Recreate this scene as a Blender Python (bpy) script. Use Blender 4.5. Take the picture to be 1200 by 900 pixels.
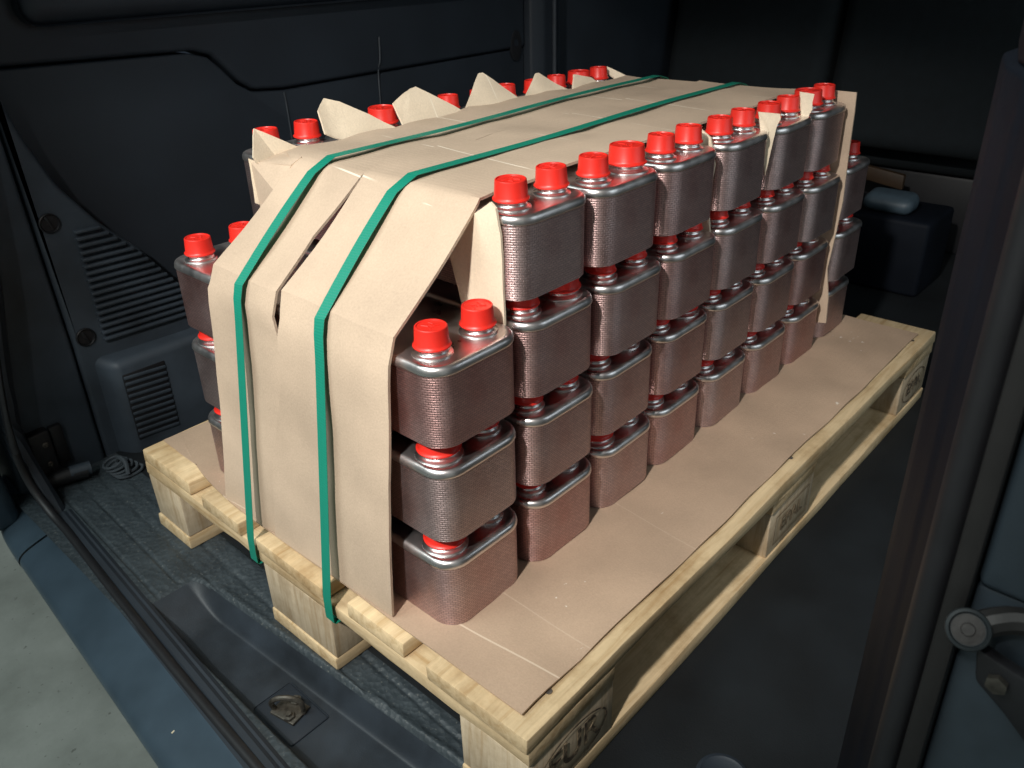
import bpy, bmesh, math, random
from mathutils import Vector, Matrix, Euler, noise as mnoise
R = random.Random(7)
for o in list(bpy.data.objects): bpy.data.objects.remove(o)
scene = bpy.context.scene
C = scene.collection
rad = math.radians

# ------------------------------------------------------------------ camera
cam_d = bpy.data.cameras.new('camera'); cam = bpy.data.objects.new('camera', cam_d); C.objects.link(cam)
yaw, pitch, roll = 0.74965517, 0.47184005, -0.03143483
f = Vector((math.cos(yaw)*math.cos(pitch), math.sin(yaw)*math.cos(pitch), -math.sin(pitch)))
r0 = Vector((math.sin(yaw), -math.cos(yaw), 0)); u0 = r0.cross(f)
r = r0*math.cos(roll)+u0*math.sin(roll); u = -r0*math.sin(roll)+u0*math.cos(roll)
M = Matrix((r, u, -f)).transposed().to_4x4(); M.translation = Vector((-0.39883719, -0.36151246, 0.82922483))
cam.matrix_world = M
cam_d.sensor_width = 36; cam_d.lens = 28.791; cam_d.shift_x = 0.00365; cam_d.shift_y = -0.0211
cam_d.clip_start = 0.02; cam_d.clip_end = 60
cam_d.dof.use_dof = True; cam_d.dof.focus_distance = 0.95; cam_d.dof.aperture_fstop = 13
scene.camera = cam

# ------------------------------------------------------------------ light
world = bpy.data.worlds.new('World'); scene.world = world; world.use_nodes = True
bg = world.node_tree.nodes['Background']; bg.inputs[0].default_value = (0.55, 0.75, 1.0, 1); bg.inputs[1].default_value = 0.03

def lamp(name, kind, loc, target, power, color, **kw):
    d = bpy.data.lights.new(name, kind); d.energy = power; d.color = color
    for k, v in kw.items(): setattr(d, k, v)
    o = bpy.data.objects.new(name, d); C.objects.link(o); o.location = loc
    o.rotation_euler = (Vector(target)-Vector(loc)).to_track_quat('-Z', 'Y').to_euler()
    return o
# the torch held up beside the camera
lamp('torch_light', 'SPOT', (-1.15, -0.24, 1.72), (0.40, 0.38, 0.42), 200, (1.0, 0.965, 0.91), spot_size=rad(47), spot_blend=0.85, shadow_soft_size=0.05)
# invented bluish fill lamp on the right, added to brighten the metal rims
lamp('rim_fill_light', 'AREA', (0.85, -1.45, 1.15), (0.6, 0.3, 0.45), 6.0, (0.80, 0.93, 1.0), shape='RECTANGLE', size=1.5, size_y=0.8)
# the garage ceiling lamp behind the van
lamp('garage_light', 'AREA', (-1.5, 0.9, 2.6), (-1.0, 0.6, -0.3), 46, (0.88, 1.0, 0.98), shape='SQUARE', size=1.4)

scene.view_settings.view_transform = 'Standard'; scene.view_settings.look = 'None'
scene.view_settings.exposure = 0; scene.view_settings.gamma = 1

# ------------------------------------------------------------------ materials
def nt(name):
    m = bpy.data.materials.new(name); m.use_nodes = True
    t = m.node_tree; b = t.nodes['Principled BSDF']
    def n(kind, **kw):
        x = t.nodes.new(kind)
        for k, v in kw.items():
            if k in x.inputs: x.inputs[k].default_value = v
            else: setattr(x, k, v)
        return x
    return m, t, b, n
def L(t, a, ao, b, bi): t.links.new(a.outputs[ao], b.inputs[bi])
def coords(t, n, kind='Object', scale=(1, 1, 1)):
    tc = n('ShaderNodeTexCoord'); mp = n('ShaderNodeMapping'); mp.inputs['Scale'].default_value = scale
    L(t, tc, kind, mp, 'Vector'); return mp
def ramp(n, stops):
    x = n('ShaderNodeValToRGB'); e = x.color_ramp.elements
    while len(e) < len(stops): e.new(0.5)
    for el, (p, c) in zip(e, stops):
        el.position = p; el.color = (*c, 1) if len(c) == 3 else c
    return x
def grey(v): return (v, v, v)
def mat_plain(name, col, rough=0.5, metal=0, nscale=40, namp=0.15, bump=0.15, bscale=300, bdist=0.001, scale=(1,1,1), spec=0.5):
    m, t, b, n = nt(name)
    mp = coords(t, n, 'Object', scale)
    nz = n('ShaderNodeTexNoise', Scale=nscale, Detail=5.0); L(t, mp, 0, nz, 'Vector')
    lo = tuple(c*(1-namp) for c in col); hi = tuple(min(1, c*(1+namp)) for c in col)
    rp = ramp(n, [(0.3, lo), (0.7, hi)]); L(t, nz, 0, rp, 0); L(t, rp, 0, b, 'Base Color')
    b.inputs['Roughness'].default_value = rough; b.inputs['Metallic'].default_value = metal
    b.inputs['Specular IOR Level'].default_value = spec
    if bump:
        n2 = n('ShaderNodeTexNoise', Scale=bscale, Detail=3.0); L(t, mp, 0, n2, 'Vector')
        bp = n('ShaderNodeBump', Strength=bump, Distance=bdist); L(t, n2, 0, bp, 'Height'); L(t, bp, 0, b, 'Normal')
    return m

def mat_cardboard(name, col, flute=(1, 0, 0), specks=False):
    m, t, b, n = nt(name)
    mp = coords(t, n)
    n1 = n('ShaderNodeTexNoise', Scale=7.0, Detail=4.0); L(t, mp, 0, n1, 'Vector')
    n2 = n('ShaderNodeTexNoise', Scale=420.0, Detail=2.0); L(t, mp, 0, n2, 'Vector')
    ad = n('ShaderNodeMath', operation='MULTIPLY_ADD'); L(t, n2, 0, ad, 0); ad.inputs[1].default_value = 0.35; L(t, n1, 0, ad, 2)
    rp = ramp(n, [(0.45, tuple(c*0.80 for c in col)), (0.9, tuple(c*1.10 for c in col))]); L(t, ad, 0, rp, 0)
    out = rp
    if specks:
        v = n('ShaderNodeTexNoise', Scale=80.0, Detail=2.0); L(t, mp, 0, v, 'Vector')
        big = n('ShaderNodeTexNoise', Scale=6.0, Detail=1.0); L(t, mp, 0, big, 'Vector')
        mu = n('ShaderNodeMath', operation='MULTIPLY'); L(t, v, 0, mu, 0); L(t, big, 0, mu, 1)
        r2 = ramp(n, [(0.425, grey(0)), (0.445, grey(1))]); L(t, mu, 0, r2, 0)
        mx = n('ShaderNodeMixRGB'); L(t, r2, 0, mx, 0); L(t, rp, 0, mx, 1); mx.inputs[2].default_value = (0.66, 0.6, 0.52, 1)
        out = mx
        s1 = n('ShaderNodeSeparateXYZ'); L(t, mp, 0, s1, 0)
        for (x_, w_, sl, am) in ((-0.564, 0.0011, 0.104, 0.8), (-0.471, 0.0009, 0.0, 0.25), (-0.221, 0.0009, -0.09, 0.2)):
            q0 = n('ShaderNodeMath', operation='MULTIPLY_ADD'); L(t, s1, 1, q0, 0); q0.inputs[1].default_value = sl; L(t, s1, 0, q0, 2)
            q1 = n('ShaderNodeMath', operation='COMPARE'); L(t, q0, 0, q1, 0); q1.inputs[1].default_value = x_; q1.inputs[2].default_value = w_
            q2 = n('ShaderNodeMath', operation='MULTIPLY'); L(t, q1, 0, q2, 0); q2.inputs[1].default_value = am
            m2 = n('ShaderNodeMixRGB'); L(t, q2, 0, m2, 0); L(t, out, 0, m2, 1); m2.inputs[2].default_value = (0.62, 0.5, 0.38, 1); out = m2
    L(t, out, 0, b, 'Base Color')
    b.inputs['Roughness'].default_value = 0.55 if specks else 0.78; b.inputs['Specular IOR Level'].default_value = 0.25
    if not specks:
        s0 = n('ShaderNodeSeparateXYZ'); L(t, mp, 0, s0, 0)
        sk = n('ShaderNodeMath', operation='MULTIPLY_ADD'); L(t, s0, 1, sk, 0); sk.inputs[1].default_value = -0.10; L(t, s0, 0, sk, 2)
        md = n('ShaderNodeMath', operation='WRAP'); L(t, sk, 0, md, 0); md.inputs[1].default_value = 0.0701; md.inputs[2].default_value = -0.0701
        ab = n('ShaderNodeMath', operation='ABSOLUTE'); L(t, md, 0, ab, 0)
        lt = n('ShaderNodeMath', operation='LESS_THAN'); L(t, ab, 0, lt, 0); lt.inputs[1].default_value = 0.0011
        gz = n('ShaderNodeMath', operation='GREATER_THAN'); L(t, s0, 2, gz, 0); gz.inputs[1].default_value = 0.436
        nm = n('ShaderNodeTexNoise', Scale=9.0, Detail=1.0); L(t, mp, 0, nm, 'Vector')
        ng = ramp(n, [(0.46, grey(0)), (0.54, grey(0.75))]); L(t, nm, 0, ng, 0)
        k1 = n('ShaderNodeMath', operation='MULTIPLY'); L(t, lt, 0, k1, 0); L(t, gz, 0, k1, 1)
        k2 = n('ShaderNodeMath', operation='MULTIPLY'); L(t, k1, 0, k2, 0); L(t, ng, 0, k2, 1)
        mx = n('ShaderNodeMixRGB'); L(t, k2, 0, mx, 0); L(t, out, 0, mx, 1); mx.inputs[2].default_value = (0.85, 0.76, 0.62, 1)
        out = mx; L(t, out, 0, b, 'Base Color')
    # faint corrugation telegraphing through the liner
    sp = n('ShaderNodeSeparateXYZ'); L(t, mp, 0, sp, 0)
    wv = n('ShaderNodeTexWave', Scale=38.0, Distortion=0.6); wv.bands_direction = 'Y' if flute[1] else 'X'; L(t, mp, 0, wv, 'Vector')
    a2 = n('ShaderNodeMath', operation='MULTIPLY_ADD'); L(t, wv, 0, a2, 0); a2.inputs[1].default_value = 0.35; L(t, n2, 0, a2, 2)
    a3 = n('ShaderNodeMath', operation='MULTIPLY_ADD'); L(t, n1, 0, a3, 0); a3.inputs[1].default_value = 6.0; L(t, a2, 0, a3, 2)
    bp = n('ShaderNodeBump', Strength=0.25, Distance=0.0012); L(t, a3, 0, bp, 'Height'); L(t, bp, 0, b, 'Normal')
    return m

def mat_wood(name, col, axis='X', dirt=0.5):
    m, t, b, n = nt(name)
    sc = {'X': (1.0, 14, 14), 'Y': (14, 1.0, 14), 'Z': (14, 14, 1.0)}[axis]
    oi = n('ShaderNodeObjectInfo')
    tc = n('ShaderNodeTexCoord'); mp = n('ShaderNodeMapping'); mp.inputs['Scale'].default_value = sc
    L(t, tc, 'Object', mp, 'Vector')
    cb = n('ShaderNodeCombineXYZ'); mm = n('ShaderNodeMath', operation='MULTIPLY'); L(t, oi, 'Random', mm, 0); mm.inputs[1].default_value = 40
    for i in range(3): L(t, mm, 0, cb, i)
    L(t, cb, 0, mp, 'Location')
    n1 = n('ShaderNodeTexNoise', Scale=6.0, Detail=8.0, Roughness=0.65, Distortion=0.6); L(t, mp, 0, n1, 'Vector')
    rp = ramp(n, [(0.28, tuple(c*q for c, q in zip(col, (0.76, 0.66, 0.53)))), (0.5, col), (0.72, tuple(min(1, c*1.22) for c in col))])
    L(t, n1, 0, rp, 0)
    mp2 = coords(t, n); n2 = n('ShaderNodeTexNoise', Scale=9.0, Detail=6.0, Roughness=0.7); L(t, mp2, 0, n2, 'Vector')
    r2 = ramp(n, [(0.46, grey(0.0)), (0.72, grey(dirt))]); L(t, n2, 0, r2, 0)
    mx = n('ShaderNodeMixRGB', blend_type='MULTIPLY'); L(t, r2, 0, mx, 0); L(t, rp, 0, mx, 1); mx.inputs[2].default_value = (0.5, 0.4, 0.28, 1)
    hs = n('ShaderNodeHueSaturation'); L(t, mx, 0, hs, 'Color')
    mr = n('ShaderNodeMapRange'); L(t, oi, 'Random', mr, 0); mr.inputs[3].default_value = 0.72; mr.inputs[4].default_value = 1.05; L(t, mr, 0, hs, 'Value')
    L(t, hs, 0, b, 'Base Color'); b.inputs['Roughness'].default_value = 0.75; b.inputs['Specular IOR Level'].default_value = 0.25
    bp = n('ShaderNodeBump', Strength=0.5, Distance=0.0015); L(t, n1, 0, bp, 'Height')
    n3 = n('ShaderNodeTexNoise', Scale=160.0, Detail=4.0); L(t, mp2, 0, n3, 'Vector')
    b2 = n('ShaderNodeBump', Strength=0.35, Distance=0.001); L(t, n3, 0, b2, 'Height'); L(t, bp, 0, b2, 'Normal'); L(t, b2, 0, b, 'Normal')
    return m

def mat_pack():
    m, t, b, n = nt('brazed_copper_steel')
    uv = n('ShaderNodeUVMap')
    br = n('ShaderNodeTexBrick', Scale=1.0); br.offset = 0.5
    for k, v in {'Brick Width': 0.0058, 'Row Height': 0.00265, 'Mortar Size': 0.00045, 'Mortar Smooth': 0.9, 'Bias': 0.0}.items(): br.inputs[k].default_value = v
    br.inputs['Color1'].default_value = (1, 1, 1, 1); br.inputs['Color2'].default_value = (0.7, 0.7, 0.7, 1); br.inputs['Mortar'].default_value = (0, 0, 0, 1)
    L(t, uv, 0, br, 'Vector')
    mp = coords(t, n); oi = n('ShaderNodeObjectInfo')
    n1 = n('ShaderNodeTexNoise', Scale=16.0, Detail=4.0); L(t, mp, 0, n1, 'Vector')
    n2 = n('ShaderNodeTexNoise', Scale=350.0, Detail=3.0); L(t, mp, 0, n2, 'Vector')
    rp = ramp(n, [(0.3, (0.62, 0.385, 0.365)), (0.7, (0.70, 0.525, 0.51))]); L(t, n1, 0, rp, 0)
    mx = n('ShaderNodeMixRGB', blend_type='MULTIPLY'); mx.inputs[0].default_value = 0.55; L(t, rp, 0, mx, 1); L(t, br, 'Color', mx, 2)
    hs = n('ShaderNodeHueSaturation'); L(t, mx, 0, hs, 'Color')
    mr = n('ShaderNodeMapRange'); L(t, oi, 'Random', mr, 0); mr.inputs[3].default_value = 0.75; mr.inputs[4].default_value = 1.25; L(t, mr, 0, hs, 'Saturation')
    L(t, hs, 0, b, 'Base Color'); b.inputs['Metallic'].default_value = 1.0
    b.inputs['Anisotropic'].default_value = 0.42; b.inputs['Anisotropic Rotation'].default_value = 0.25
    tg = n('ShaderNodeTangent'); tg.direction_type = 'UV_MAP'; tg.uv_map = 'UVMap'; L(t, tg, 0, b, 'Tangent')
    r3 = ramp(n, [(0.3, grey(0.40)), (0.75, grey(0.51))]); L(t, n1, 0, r3, 0); L(t, r3, 0, b, 'Roughness')
    bp = n('ShaderNodeBump', Strength=0.45, Distance=0.0008); L(t, br, 'Color', bp, 'Height')
    b2 = n('ShaderNodeBump', Strength=0.12, Distance=0.0005); L(t, n2, 0, b2, 'Height'); L(t, bp, 0, b2, 'Normal'); L(t, b2, 0, b, 'Normal')
    return m

def mat_steel(name, col, rough, streak=True):
    m, t, b, n = nt(name)
    mp = coords(t, n)
    n1 = n('ShaderNodeTexNoise', Scale=24.0, Detail=5.0); L(t, mp, 0, n1, 'Vector')
    rp = ramp(n, [(0.3, tuple(c*0.82 for c in col)), (0.7, col)]); L(t, n1, 0, rp, 0); L(t, rp, 0, b, 'Base Color')
    b.inputs['Metallic'].default_value = 1
    r2 = ramp(n, [(0.3, grey(rough*0.8)), (0.75, grey(rough*1.5))]); L(t, n1, 0, r2, 0); L(t, r2, 0, b, 'Roughness')
    n2 = n('ShaderNodeTexNoise', Scale=60.0, Detail=3.0); L(t, mp, 0, n2, 'Vector')
    bp = n('ShaderNodeBump', Strength=0.15, Distance=0.001); L(t, n2, 0, bp, 'Height'); L(t, bp, 0, b, 'Normal')
    return m

def mat_strap():
    m, t, b, n = nt('green_strap')
    uv = n('ShaderNodeUVMap')
    w = n('ShaderNodeTexWave', Scale=95.0); w.bands_direction = 'Y'; L(t, uv, 0, w, 'Vector')
    w2 = n('ShaderNodeTexWave', Scale=140.0); w2.bands_direction = 'X'; L(t, uv, 0, w2, 'Vector')
    mu = n('ShaderNodeMath', operation='MULTIPLY'); L(t, w, 0, mu, 0); L(t, w2, 0, mu, 1)
    bp = n('ShaderNodeBump', Strength=0.6, Distance=0.0005); L(t, mu, 0, bp, 'Height'); L(t, bp, 0, b, 'Normal')
    b.inputs['Base Color'].default_value = (0.004, 0.225, 0.15, 1); b.inputs['Roughness'].default_value = 0.42; b.inputs['Specular IOR Level'].default_value = 0.8
    return m

def mat_mat():
    m, t, b, n = nt('rubber_mat')
    mp = coords(t, n)
    vo = n('ShaderNodeTexVoronoi', Scale=125.0); L(t, mp, 0, vo, 'Vector')
    nz = n('ShaderNodeTexNoise', Scale=13.0, Detail=8.0, Roughness=0.7); L(t, mp, 0, nz, 'Vector')
    rp = ramp(n, [(0.35, (0.024, 0.032, 0.038)), (0.62, (0.040, 0.052, 0.060)), (0.78, (0.085, 0.10, 0.105))]); L(t, nz, 0, rp, 0)
    n3 = n('ShaderNodeTexNoise', Scale=240.0, Detail=2.0); L(t, mp, 0, n3, 'Vector')
    r3 = ramp(n, [(0.64, grey(0)), (0.72, grey(0.5))]); L(t, n3, 0, r3, 0)
    mx = n('ShaderNodeMixRGB'); L(t, r3, 0, mx, 0); L(t, rp, 0, mx, 1); mx.inputs[2].default_value = (0.16, 0.165, 0.15, 1)
    L(t, mx, 0, b, 'Base Color'); b.inputs['Roughness'].default_value = 0.55
    bp = n('ShaderNodeBump', Strength=0.9, Distance=0.0016); L(t, vo, 0, bp, 'Height'); L(t, bp, 0, b, 'Normal')
    return m

def mat_concrete():
    m, t, b, n = nt('concrete')
    mp = coords(t, n)
    n1 = n('ShaderNodeTexNoise', Scale=3.5, Detail=8.0, Roughness=0.65); L(t, mp, 0, n1, 'Vector')
    rp = ramp(n, [(0.3, (0.27, 0.28, 0.25)), (0.7, (0.46, 0.47, 0.43))]); L(t, n1, 0, rp, 0)
    n2 = n('ShaderNodeTexNoise', Scale=70.0, Detail=3.0); L(t, mp, 0, n2, 'Vector')
    r2 = ramp(n, [(0.27, grey(1)), (0.33, grey(0))]); L(t, n2, 0, r2, 0)
    mx = n('ShaderNodeMixRGB'); L(t, r2, 0, mx, 0); L(t, rp, 0, mx, 1); mx.inputs[2].default_value = (0.18, 0.18, 0.16, 1)
    L(t, mx, 0, b, 'Base Color'); b.inputs['Roughness'].default_value = 0.6
    bp = n('ShaderNodeBump', Strength=0.2, Distance=0.003); L(t, n2, 0, bp, 'Height'); L(t, bp, 0, b, 'Normal')
    return m

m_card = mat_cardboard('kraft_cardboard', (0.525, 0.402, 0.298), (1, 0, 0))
m_flap = mat_cardboard('kraft_cardboard_lit', (0.78, 0.65, 0.49), (0, 1, 0))  # same board as the strips, strong lamp light on the flaps put into the colour
m_sheet = mat_cardboard('kraft_sheet', (0.43, 0.31, 0.22), (0, 1, 0), specks=True)
m_woodx = mat_wood('pallet_pine', (0.66, 0.50, 0.30), 'X', 0.75)
m_woody = mat_wood('pallet_pine_cross', (0.66, 0.50, 0.30), 'Y', 0.75)
m_block = mat_wood('pallet_block', (0.58, 0.47, 0.33), 'Z', 0.7)
m_ink, t_, b_, n_f = nt('stamp_ink')
q0 = coords(t_, n_f); q1 = n_f('ShaderNodeTexNoise', Scale=55.0, Detail=6.0, Roughness=0.75); L(t_, q0, 0, q1, 'Vector')
q2 = ramp(n_f, [(0.46, (0.05, 0.036, 0.024)), (0.60, (0.42, 0.32, 0.20))]); L(t_, q1, 0, q2, 0); L(t_, q2, 0, b_, 'Base Color'); b_.inputs['Roughness'].default_value = 0.8
m_ink2 = mat_plain('faint_stamp_ink', (0.20, 0.145, 0.085), 0.8, bump=0)
m_nail = mat_steel('nail_steel', (0.3, 0.27, 0.24), 0.5)
m_pack = mat_pack()
m_cover = mat_steel('cover_steel', (0.84, 0.79, 0.78), 0.33)
m_neck = mat_steel('turned_steel', (0.84, 0.82, 0.81), 0.27)
m_cap = mat_plain('red_plastic', (0.68, 0.022, 0.013), 0.40, namp=0.06, bump=0.08, bscale=500, bdist=0.0005)
m_cap.node_tree.nodes['Principled BSDF'].inputs['Subsurface Weight'].default_value = 0.05
m_cap.node_tree.nodes['Principled BSDF'].inputs['Subsurface Radius'].default_value = (0.006, 0.001, 0.001)
m_strap = mat_strap()
m_mat = mat_mat()
m_tray = mat_plain('tray_plastic', (0.022, 0.029, 0.038), 0.5, nscale=14, namp=0.45, bump=0.3, bscale=600, bdist=0.0006)
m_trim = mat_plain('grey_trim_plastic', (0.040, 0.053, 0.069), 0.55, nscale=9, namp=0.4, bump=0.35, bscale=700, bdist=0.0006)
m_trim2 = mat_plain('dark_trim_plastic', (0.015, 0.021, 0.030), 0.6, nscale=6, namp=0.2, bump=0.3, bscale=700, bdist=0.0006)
m_lip = mat_plain('groove_plastic', (0.045, 0.052, 0.062), 0.5, bump=0.1)
m_black = mat_plain('black_rubber', (0.010, 0.010, 0.012), 0.5, bump=0.1)
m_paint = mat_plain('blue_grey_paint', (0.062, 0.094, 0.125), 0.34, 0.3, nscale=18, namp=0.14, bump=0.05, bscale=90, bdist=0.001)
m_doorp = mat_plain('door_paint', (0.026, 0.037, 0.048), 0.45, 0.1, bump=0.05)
m_doorb = mat_plain('door_edge', (0.012, 0.011, 0.011), 0.55, bump=0.1)
m_conc = mat_concrete()
m_rust = mat_plain('dirty_steel', (0.012, 0.010, 0.009), 0.6, nscale=200, namp=0.5, bump=0.3)
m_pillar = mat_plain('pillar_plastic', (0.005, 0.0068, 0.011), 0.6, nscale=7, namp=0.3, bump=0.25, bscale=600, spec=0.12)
m_roof = mat_plain('pale_headliner', (0.46, 0.46, 0.45), 0.9, bump=0.3)
m_white = mat_plain('white_wall', (0.72, 0.73, 0.72), 0.8, bump=0.1)
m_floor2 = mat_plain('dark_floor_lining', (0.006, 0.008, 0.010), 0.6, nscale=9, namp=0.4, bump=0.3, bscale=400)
m_iron = mat_plain('worn_iron', (0.11, 0.10, 0.085), 0.5, 0.7, nscale=90, namp=0.5, bump=0.4, bscale=200)
m_roller = mat_plain('grey_nylon', (0.012, 0.017, 0.020), 0.6, bump=0.05)
m_cord = mat_plain('grey_cord', (0.040, 0.050, 0.060), 0.8, bump=0.5, bscale=600)
m_seat = mat_plain('dark_seat_fabric', (0.006, 0.010, 0.013), 0.9, bump=0.5, bscale=500)
m_bag = mat_plain('pale_blue_plastic', (0.045, 0.068, 0.088), 0.5, bump=0.1)
m_tan = mat_plain('brown_board', (0.035, 0.018, 0.007), 0.6, bump=0.1)
m_straw = mat_plain('pale_splinter', (0.7, 0.62, 0.45), 0.7, bump=0.1)

# ------------------------------------------------------------------ helpers
def thing(name, label, cat, loc=(0, 0, 0), rotz=0, group=None):
    o = bpy.data.objects.new(name, None); C.objects.link(o); o.location = loc; o.rotation_euler = (0, 0, rotz)
    o.empty_display_size = 0.05; o['label'] = label; o['category'] = cat
    if group: o['group'] = group
    return o
def obj(name, bm, mat, parent=None, smooth=True, angle=35):
    me = bpy.data.meshes.new(name)
    bm.normal_update(); bm.to_mesh(me); bm.free()
    me.materials.append(mat)
    if smooth:
        me.shade_smooth()
        try: me.set_sharp_from_angle(angle=rad(angle))
        except Exception: pass
    o = bpy.data.objects.new(name, me); C.objects.link(o)
    if parent: o.parent = parent
    return o
def dup(o, parent):
    c = o.copy(); C.objects.link(c); c.parent = parent; return c
def box_bm(x0, x1, y0, y1, z0, z1, bev=0.0, seg=2, jit=0.0, bm=None):
    b = bmesh.new()
    bmesh.ops.create_cube(b, size=1)
    for v in b.verts:
        v.co = Vector(((x0+x1)/2+v.co.x*(x1-x0), (y0+y1)/2+v.co.y*(y1-y0), (z0+z1)/2+v.co.z*(z1-z0)))
        if jit: v.co += Vector((R.uniform(-jit, jit), R.uniform(-jit, jit), R.uniform(-jit, jit)))
    if bev: bmesh.ops.bevel(b, geom=list(b.edges), offset=bev, segments=seg, affect='EDGES', profile=0.5)
    return b
def join(bms):
    out = bmesh.new()
    for b in bms:
        me = bpy.data.meshes.new('t'); b.to_mesh(me); b.free(); out.from_mesh(me); bpy.data.meshes.remove(me)
    return out
def prism_bm(poly, axis, a, c, bev=0.0, seg=2):
    """polygon in the two remaining axes, extruded along axis from a to c"""
    b = bmesh.new()
    def P(p, h):
        if axis == 1: return (p[0], h, p[1])
        if axis == 2: return (p[0], p[1], h)
        return (h, p[0], p[1])
    lo = [b.verts.new(P(p, a)) for p in poly]; hi = [b.verts.new(P(p, c)) for p in poly]
    n = len(poly)
    b.faces.new(lo); b.faces.new(hi[::-1])
    for i in range(n): b.faces.new((lo[i], hi[i], hi[(i+1) % n], lo[(i+1) % n]))
    bmesh.ops.recalc_face_normals(b, faces=b.faces)
    if bev: bmesh.ops.bevel(b, geom=list(b.edges), offset=bev, segments=seg, affect='EDGES', profile=0.5)
    return b
def lathe_bm(prof, seg=32, cap_top=True, cap_bot=True):
    b = bmesh.new(); rings = []
    for rr, z in prof:
        rings.append([b.verts.new((rr*math.cos(2*math.pi*i/seg), rr*math.sin(2*math.pi*i/seg), z)) for i in range(seg)])
    for A, B in zip(rings, rings[1:]):
        for i in range(seg): b.faces.new((A[i], A[(i+1) % seg], B[(i+1) % seg], B[i]))
    if cap_bot: b.faces.new(rings[0][::-1])
    if cap_top: b.faces.new(rings[-1])
    return b
def smooth_path(pts, n=8):
    P = [Vector(p) for p in pts]; out = []
    for i in range(len(P)-1):
        p0 = P[max(i-1, 0)]; p1 = P[i]; p2 = P[i+1]; p3 = P[min(i+2, len(P)-1)]
        for k in range(n):
            t = k/n
            out.append(0.5*((2*p1)+(-p0+p2)*t+(2*p0-5*p1+4*p2-p3)*t*t+(-p0+3*p1-3*p2+p3)*t**3))
    out.append(P[-1]); return out
def tube_bm(pts, rr, seg=10, n=6, flat=1.0):
    P = smooth_path(pts, n); b = bmesh.new(); rings = []; up = Vector((0, 0, 1))
    for i, p in enumerate(P):
        d = (P[min(i+1, len(P)-1)]-P[max(i-1, 0)]).normalized()
        s = d.cross(up)
        if s.length < 1e-3: s = d.cross(Vector((1, 0, 0)))
        s.normalize(); w = s.cross(d)
        rings.append([b.verts.new(p+s*rr*math.cos(a)+w*rr*flat*math.sin(a)) for a in (2*math.pi*k/seg for k in range(seg))])
    for A, B in zip(rings, rings[1:]):
        for i in range(seg): b.faces.new((A[i], A[(i+1) % seg], B[(i+1) % seg], B[i]))
    b.faces.new(rings[0][::-1]); b.faces.new(rings[-1])
    return b
def xf(bm, M): bm.transform(M); return bm
def shell(grid, th, normal_flip=False):
    """closed thin board from a grid of points (rows x cols)"""
    b = bmesh.new(); nr, nc = len(grid), len(grid[0])
    G = [[Vector(p) for p in row] for row in grid]
    def nrm(i, j):
        a = G[min(i+1, nr-1)][j]-G[max(i-1, 0)][j]; c = G[i][min(j+1, nc-1)]-G[i][max(j-1, 0)]
        n = a.cross(c)
        return n.normalized() if n.length > 1e-9 else Vector((0, 0, 1))
    s = -1 if normal_flip else 1
    A = [[b.verts.new(G[i][j]+nrm(i, j)*th/2*s) for j in range(nc)] for i in range(nr)]
    B = [[b.verts.new(G[i][j]-nrm(i, j)*th/2*s) for j in range(nc)] for i in range(nr)]
    for i in range(nr-1):
        for j in range(nc-1):
            b.faces.new((A[i][j], A[i+1][j], A[i+1][j+1], A[i][j+1])); b.faces.new((B[i][j], B[i][j+1], B[i+1][j+1], B[i+1][j]))
    for i in range(nr-1):
        b.faces.new((A[i][0], B[i][0], B[i+1][0], A[i+1][0])); b.faces.new((A[i][nc-1], A[i+1][nc-1], B[i+1][nc-1], B[i][nc-1]))
    for j in range(nc-1):
        b.faces.new((A[0][j], A[0][j+1], B[0][j+1], B[0][j])); b.faces.new((A[nr-1][j], B[nr-1][j], B[nr-1][j+1], A[nr-1][j+1]))
    bmesh.ops.recalc_face_normals(b, faces=b.faces)
    return b
def sstep(a, c, x):
    t = min(1, max(0, (x-a)/(c-a))); return t*t*(3-2*t)

# ------------------------------------------------------------------ garage floor
b = bmesh.new(); bmesh.ops.create_grid(b, x_segments=2, y_segments=2, size=9)
o = obj('garage_floor', b, m_conc); o.location = (0, 0, -0.56); o['kind'] = 'structure'; o['label'] = 'grey concrete garage floor below the van sill'
for nm, d in (('garage_reflector_wall', (-2.6, -2.5, -2.4, 4.5)), ('garage_reflector_wall', (-2.49, 6.0, -2.4, -2.3))):  # unseen pale walls behind the camera, added to reflect in the metal
    o = obj(nm, box_bm(d[0], d[1], d[2], d[3], -0.57, 2.9), m_white); o['kind'] = 'structure'

# ------------------------------------------------------------------ the van
van = thing('van', 'dark cargo bay of a blue grey van with vented side trim and painted sill', 'van')
def xs(y): return -0.035*(0.93-y)/0.6          # the opening runs slightly askew to the pallet
# load floor: fine height field near the sill (mat ribs and the sunk tray), coarse behind
def floor_z(x, y):
    xe = xs(y)*0.6
    xin = -0.017+(0.52-y)*0.066
    inside = sstep(-0.108, -0.094, x)*(1-sstep(xin-0.020, xin+0.003, x))
    d = 1-sstep(0.555, 0.655, y)
    tray = 0.034*inside*d
    rib = 0
    if tray < 0.001:
        q = ((x-xe+0.5) % 0.034)/0.034
        rib = 0.0022*(1-sstep(0.05, 0.11, abs(q-0.5)))*-1
    lip = 0.004*math.exp(-((x-xin-0.004)/0.006)**2)*d
    return -tray+rib+lip
nx, ny, y0, y1 = 90, 240, -0.40, 1.08
def fx(uu, y):
    xin = -0.017+(0.52-y)*0.066
    K = [(0, -0.135), (0.12, -0.109), (0.25, -0.092), (0.55, xin-0.03), (0.8, xin+0.004), (1, 0.05)]
    for (a, xa), (c, xc) in zip(K, K[1:]):
        if uu <= c+1e-9: return xa+(xc-xa)*(uu-a)/(c-a)
b = bmesh.new()
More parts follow.
